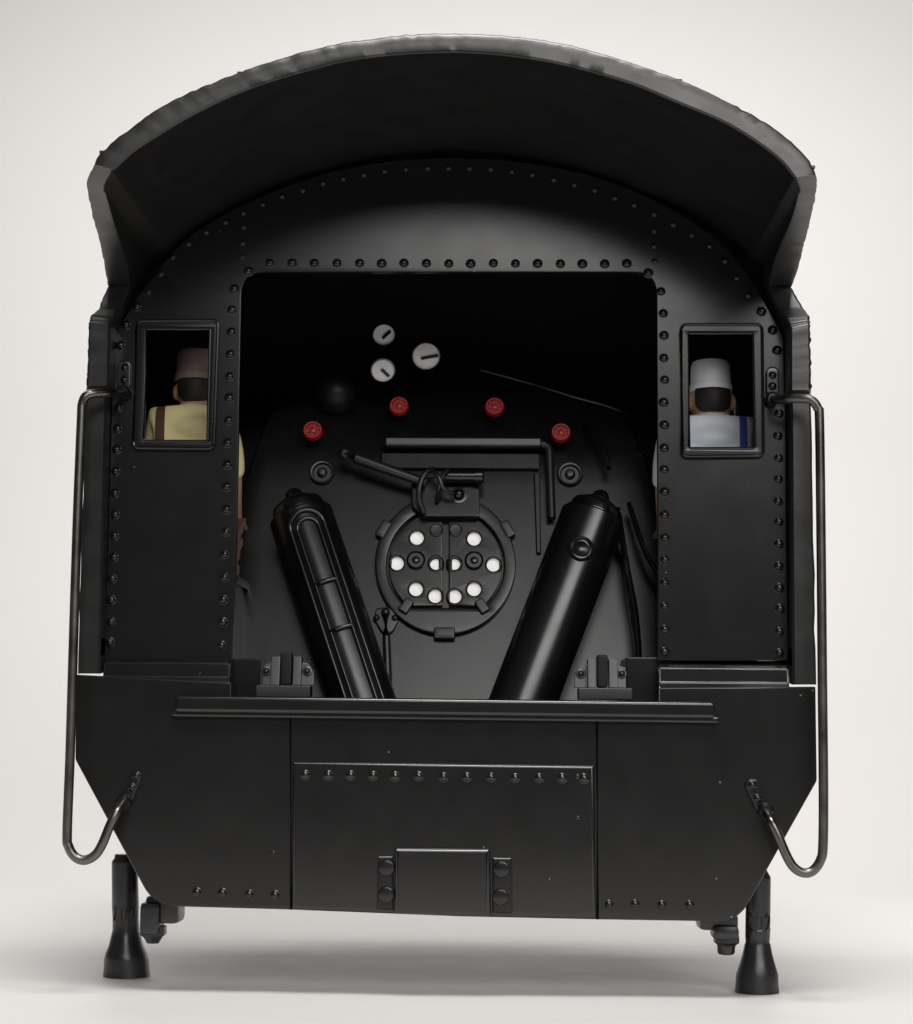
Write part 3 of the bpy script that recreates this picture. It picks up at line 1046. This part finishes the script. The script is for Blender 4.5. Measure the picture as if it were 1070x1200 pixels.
add_lathe(bm, w_ , nb, [(.0156, -.002), (.0156, .0055), (.0146, .0068), (.0128, .0060), (.0120, .0010), (.0104, .0010), (.0095, .0045), (.0050, .0060), (0, .0063)], 32)
finish('round_boss', bm, GLOSS, cr)

# --- clasps on the sill
for x0, yb_, mirror in ((335, 815, 1), (706, 818, -1)):
    bm = NB()
    Yc = -0.006
    dx = lambda v: x0 + v * mirror
    def bxx(xa, ya, xb, ybb, Ya, Yb_, bv=.001):
        pbox(bm, min(dx(xa), dx(xb)), yb_ + ya, max(dx(xa), dx(xb)), yb_ + ybb, Ya, Yb_, bv)
    bxx(-35, -12, 28, 2, Yc - .012, Yc + .02, .0012)              # base
    bxx(-18, -46, -8, -12, Yc - .012, Yc + .008)                  # uprights
    bxx(8, -46, 17, -12, Yc - .012, Yc + .008)
    plx = [(dx(16), yb_ - 12), (dx(16), yb_ - 40), (dx(25), yb_ - 38), (dx(32), yb_ - 30), (dx(33), yb_ - 12)]
    if mirror < 0:
        plx = plx[::-1]
    curve_plate(bm, [P2(plx, Yc)], Yc + .001, Yc + .007, .0008)
    ply = [(dx(-28), yb_ - 12), (dx(-28), yb_ - 36), (dx(-17), yb_ - 40), (dx(-17), yb_ - 12)]
    if mirror < 0:
        ply = ply[::-1]
    curve_plate(bm, [P2(ply, Yc)], Yc + .001, Yc + .007, .0008)
    for v in (-23, 25):
        c = at(dx(v), yb_ - 29, Yc + .001)
        add_lathe(bm, c, (0, -1, 0), [(.0062, 0), (.0056, .002), (.0036, .0025)], 14)
        add_dome(bm, c + Vector((0, -.002, 0)), (0, -1, 0), .0036, .004, 12)
    zb_ = min(v.co.z for v in bm.verts) + .012
    for v in bm.verts:
        if v.co.z > zb_:
            v.co.y += (v.co.z - zb_) * .24
    cls = finish('sill_clasp', bm, SATIN, loco)
    bm = NB()
    bxx(-6.5, -51, 6.5, -12, Yc - .004, Yc + .012, .003)          # pin between the uprights
    finish('clasp_pin', bm, DIM, cls)

# seat boxes either side of the doorway
bm = NB()
pbox(bm, 236, 771, 304, 835, .016, .12, .002)
finish('corner_box', bm, INNER, loco)
bm = NB()
pbox(bm, 734, 770, 800, 838, .016, .12, .002)
finish('corner_box', bm, INNER, loco)

# pipes and one edge line at the right of the backhead
for path, r_ in (([(712, 560, .03), (705, 535, .03), (690, 510, .02), (684, 500, .0)], .0035),
                 ([(722, 606, .03), (732, 680, .045), (742, 740, .05), (748, 835, .05)], .004),
                 ([(735, 600, .03), (752, 660, .05), (772, 700, .06), (790, 735, .06)], .0035),
                 ([(560, 434, .004), (612, 448, .004), (668, 465, .004), (733, 487, .004), (752, 530, .004)], .0030),  # thin tube added to draw the backhead's lit edge
                 ([(728, 640, .02), (738, 720, .03), (756, 840, .03)], .003)):
    bm = NB()
    add_tube(bm, catmull([ab(*v) for v in path], 8), r_, 10)
    finish('pipe_or_edge', bm, GLOSS, loco)


# ------------------------------------------------------------------ figures
def skin_mesh(verts, edges, radii, root, voxel=None, extra=None, sub=2):
    me = bpy.data.meshes.new('tmps')
    me.from_pydata(verts, edges, [])
    o = bpy.data.objects.new('tmps', me)
    col.objects.link(o)
    mo = o.modifiers.new('skin', 'SKIN')
    mo.use_smooth_shade = True
    for k, sv in enumerate(me.skin_vertices[0].data):
        r = radii[k]
        sv.radius = (r, r) if not isinstance(r, tuple) else r
        sv.use_root = (k == root)
    ss = o.modifiers.new('sub', 'SUBSURF'); ss.levels = sub; ss.render_levels = sub
    dg = bpy.context.evaluated_depsgraph_get()
    out = bpy.data.meshes.new_from_object(o.evaluated_get(dg))
    bpy.data.objects.remove(o); bpy.data.meshes.remove(me)
    bm = NB(); bm.from_mesh(out); bpy.data.meshes.remove(out)
    if extra:
        for e in extra:
            e(bm)
    if voxel:
        me = bpy.data.meshes.new('tmpr'); bm.to_mesh(me); bm.free()
        o = bpy.data.objects.new('tmpr', me); col.objects.link(o)
        rm = o.modifiers.new('r', 'REMESH'); rm.mode = 'VOXEL'; rm.voxel_size = voxel; rm.use_smooth_shade = True
        sm_ = o.modifiers.new('s', 'SMOOTH'); sm_.factor = .5; sm_.iterations = 2
        dg = bpy.context.evaluated_depsgraph_get()
        out = bpy.data.meshes.new_from_object(o.evaluated_get(dg))
        bpy.data.objects.remove(o); bpy.data.meshes.remove(me)
        bm = NB(); bm.from_mesh(out); bpy.data.meshes.remove(out)
    return bm


def figure(cx, head_py, Y, label, shirt, trousers, capm, strapm, inner, cap_r, strap_w, strap_half, arms_w):
    """seated figure facing forward (away from the camera). inner = +1 if the doorway is to its right."""
    def X(dx, py, dy=0.0):
        v = at(cx + dx, py, Y)
        return Vector((v.x, Y + dy, v.z))
    h = head_py
    loc = X(0, h + 205, .0)
    root = empty('person', loc, label, 'figure')
    V, E, Rr = [], [], []
    def add(v, r, parent=None):
        V.append(v); Rr.append(r)
        if parent is not None:
            E.append((parent, len(V) - 1))
        return len(V) - 1
    # one joint per vertex
    pel = add(X(0, h + 185), .040)
    wai = add(X(0, h + 140, .0), .040, pel)
    che = add(X(0, h + 64, .0), (.046), wai)
    neb = add(X(0, h + 24, .004), .024, che)
    nec = add(X(0, h + 14, .006), .019, neb)
    hed = add(X(0, h + 2, .010), .022, nec)
    arms = []
    for sgn in (-1, 1):
        arm = arms_w[0] if sgn < 0 else arms_w[1]
        sh = add(X(sgn * (arm - 4), h + 38), .020, che)
        el = add(X(sgn * arm, h + 98, .004), .0155, sh)
        hd_y = .075
        wr = add(X(sgn * (arm - 1), h + 142, hd_y * .55), .0105, el)
        pa = add(X(sgn * (arm - 3), h + 152, hd_y * .55 + .020), .0115, wr)
        arms.append((sh, el, wr, pa))
        fx = [-.010, -.0035, .0035, .010]
        fl = [.020, .025, .026, .022]
        for f_, l_ in zip(fx, fl):
            base = V[pa]
            a1 = add(base + Vector((f_, .012, .001)), .0034, pa)
            a2 = add(base + Vector((f_ * 1.1, .012 + l_ * .6, -.003)), .0030, a1)
            add(base + Vector((f_ * 1.1, .012 + l_ * .95, -.012)), .0026, a2)
        th1 = add(V[pa] + Vector((-sgn * .012, .000, .000)), .0040, pa)
        add(V[pa] + Vector((-sgn * .018, .014, -.002)), .0030, th1)
    for sgn in (-1, 1):
        hp = add(X(sgn * 17, h + 188, .015), .027, pel)
        kn = add(X(sgn * 17, h + 184, .135), .022, hp)
        an = add(X(sgn * 15, h + 300, .140), .015, kn)
        add(X(sgn * 15, h + 310, .185), .014, an)
    hc = X(0, h, .010)
    def head_extra(bm):
        add_ball(bm, hc, (.0265, .033, .037), seg=24)                 # skull
        add_ball(bm, hc + Vector((0, .031, -.006)), (.005, .008, .007), seg=12)   # nose
        add_ball(bm, hc + Vector((0, .024, -.027)), (.014, .012, .011), seg=14)   # chin
        for sg in (-1, 1):
            add_ball(bm, hc + Vector((sg * .0275, -.002, -.004)), (.0042, .0075, .0105), seg=12)  # ears
            add_ball(bm, hc + Vector((sg * .010, .0295, .004)), (.0055, .0045, .003), seg=10)   # brow and eyes
        add_ball(bm, hc + Vector((0, .0335, -.019)), (.008, .004, .0026), seg=10)  # mouth
    bm = skin_mesh([tuple(v) for v in V], E, Rr, pel, voxel=.0020, extra=[head_extra])
    body = finish('body', bm, SKIN, root, smooth=180)
    # shirt over torso and arms
    sv = [tuple(V[i]) for i in (pel, wai, che)]
    se = [(0, 1), (1, 2)]
    sr = [.043, (.046), (.050)]
    sv.append(tuple(X(0, h + 27, .003))); se.append((2, 3)); sr.append(.027)
    for sh, el, wr, pa in arms:
        b = len(sv)
        sv += [tuple(V[sh]), tuple(V[el]), tuple(V[el].lerp(V[wr], .12))]
        se += [(2, b), (b, b + 1), (b + 1, b + 2)]
        sr += [.0235, .0190, .0185]
    def yoke(bm):
        add_ball(bm, X(0, h + 52, .0), (.053, .036, .026), seg=24)
        add_ball(bm, X(0, h + 100, .0), (.048, .038, .060), seg=24)
        add_ball(bm, X(0, h + 27, .002), (.030, .026, .012), seg=20)
    bm = skin_mesh(sv, se, sr, 0, voxel=.0028, extra=[yoke])
    finish('shirt', bm, shirt, root, smooth=180)
    # trousers
    tv, te, tr = [tuple(V[pel])], [], [.042]
    i0 = len(V) - 8
    for g in (0, 4):
        b = len(tv)
        tv += [tuple(V[i0 + g]), tuple(V[i0 + g + 1]), tuple(V[i0 + g + 2])]
        te += [(0, b), (b, b + 1), (b + 1, b + 2)]
        tr += [.029, .025, .018]
    bm = skin_mesh(tv, te, tr, 0, voxel=.003)
    finish('trousers', bm, trousers, root, smooth=180)
    # hair: back and sides of the head under the cap, open at the face, clear of the ears
    bm = NB()
    nu, nv = 26, 12
    grid = []
    for i in range(nu + 1):
        th = math.radians(-56 + 112 * i / nu)
        rowv = []
        for j in range(nv + 1):
            edge = -.0205 + .010 * (abs(th) / 0.98) ** 5
            z = lerp(.012, edge, j / nv)
            k = math.sqrt(max(0.02, 1 - (z / .038) ** 2))
            rr2 = 1.075 if 0 < j < nv and 0 < i < nu else .97
            rowv.append(bm.verts.new(hc + Vector((math.sin(th) * .0265 * k * rr2, -math.cos(th) * .033 * k * rr2, z))))
        grid.append(rowv)
    for i in range(nu):
        for j in range(nv):
            bm.faces.new((grid[i][j], grid[i + 1][j], grid[i + 1][j + 1], grid[i][j + 1]))
    finish('hair', bm, HAIRM, root, smooth=70)
    # cap with band and peak
    bm = NB()
    cz = hc + Vector((0, -.001, .009))
    rings = [(1.04, 1.04, 0), (1.09, 1.07, .0015), (1.09, 1.07, .008), (1.03, 1.03, .010), (1.02, 1.02, .012), (1.01, 1.02, .028), (.98, .99, .0345), (.90, .92, .038), (.5, .5, .040), (.02, .02, .0405)]
    vr = []
    for fx_, fy_, z in rings:
        vr.append([bm.verts.new(cz + Vector((cap_r * fx_ * math.cos(t), cap_r * 1.22 * fy_ * math.sin(t), z))) for t in [2 * math.pi * k / 36 for k in range(36)]])
    for a_, b_ in zip(vr, vr[1:]):
        for k in range(36):
            bm.faces.new((a_[k], b_[k], b_[(k + 1) % 36], a_[(k + 1) % 36]))
    bm.faces.new(vr[-1]); bm.faces.new(vr[0][::-1])
    cap = finish('cap', bm, capm, root, smooth=40)
    bm = NB()
    t0, t1 = [], []
    for k in range(15):
        t = math.radians(30 + 120 * k / 14)
        t0.append(cz + Vector((cap_r * math.cos(t), cap_r * 1.22 * math.sin(t), .003)))
        t1.append(cz + Vector((cap_r * 1.02 * math.cos(t), cap_r * 1.25 * math.sin(t) + .016 * math.sin(math.pi * k / 14), -.003)))
    up = Vector((0, 0, .0018))
    A = [bm.verts.new(v) for v in t0]; B = [bm.verts.new(v) for v in t1]
    A2 = [bm.verts.new(v + up) for v in t0]; B2 = [bm.verts.new(v + up) for v in t1]
    for k in range(14):
        bm.faces.new((A[k], A[k + 1], B[k + 1], B[k])); bm.faces.new((A2[k], B2[k], B2[k + 1], A2[k + 1]))
        bm.faces.new((B[k], B[k + 1], B2[k + 1], B2[k]))
    finish('cap_peak', bm, capm, cap, smooth=40)
    # braces over the shoulders
    from mathutils.bvhtree import BVHTree
    sh_o = [c for c in root.children if c.name.startswith('shirt')][0]
    tree = BVHTree.FromPolygons([v.co.copy() for v in sh_o.data.vertices], [tuple(p_.vertices) for p_ in sh_o.data.polygons])
    for sgn in (-1, 1):
        bm = NB()
        rows_ = []
        for k in range(30):
            py = lerp(h + 24, h + 150, k / 29)
            row_ = []
            for e_ in (-.5, -.17, .17, .5):
                wv = X(sgn * (strap_half - 2.0 * (k / 29)) * 1.0 + e_ * strap_w, py, -.3) - loc
                hit = tree.ray_cast(wv, Vector((0, 1, 0)))
                row_.append(hit[0] + Vector((0, -.0018, 0)) if hit[0] is not None else None)
            rows_.append(row_)
        rows_ = [r_ for r_ in rows_ if None not in r_]
        vs = [[bm.verts.new(v + loc) for v in r_] for r_ in rows_]
        vb = [[bm.verts.new(v + loc + Vector((0, .003, 0))) for v in (r_[0], r_[-1])] for r_ in rows_]
        for k in range(len(vs) - 1):
            for j in range(3):
                bm.faces.new((vs[k][j], vs[k][j + 1], vs[k + 1][j + 1], vs[k + 1][j]))
            bm.faces.new((vb[k][0], vs[k][0], vs[k + 1][0], vb[k + 1][0]))
            bm.faces.new((vs[k][3], vb[k][1], vb[k + 1][1], vs[k + 1][3]))
        finish('brace', bm, strapm, root, smooth=60)
    # seat box beneath (part of the cab)
    bm = NB()
    sb = X(0, h + 222)
    add_box(bm, (sb.x, Y + .02, (sb.z + zf) / 2), (.050, .055, (sb.z - zf) / 2), bevel=.003)
    add_box(bm, (sb.x, Y + .02, sb.z - .004), (.055, .060, .006), bevel=.003)
    finish('crew_seat', bm, INNER, loco)
    return root


figure(231, 455, .100, 'seated figure in pale yellow shirt and grey cap behind the left cab window', YELLOW, BROWN, GREYCAP, BROWN, 1, .0275, 11, 39, (49, 39))
figure(834, 467, .100, 'seated figure in pale blue shirt, blue braces and white cap at the right cab window', BLUECL, BLUE, WHITECAP, BLUE, -1, .0245, 9, 34, (53, 45))

for o in bpy.data.objects:
    if 'org' in o:
        del o['org']
print('FLOOR CHECK', [tuple(round(c, 4) for c in v) for v in ZF_CHECK], 'zf', zf)
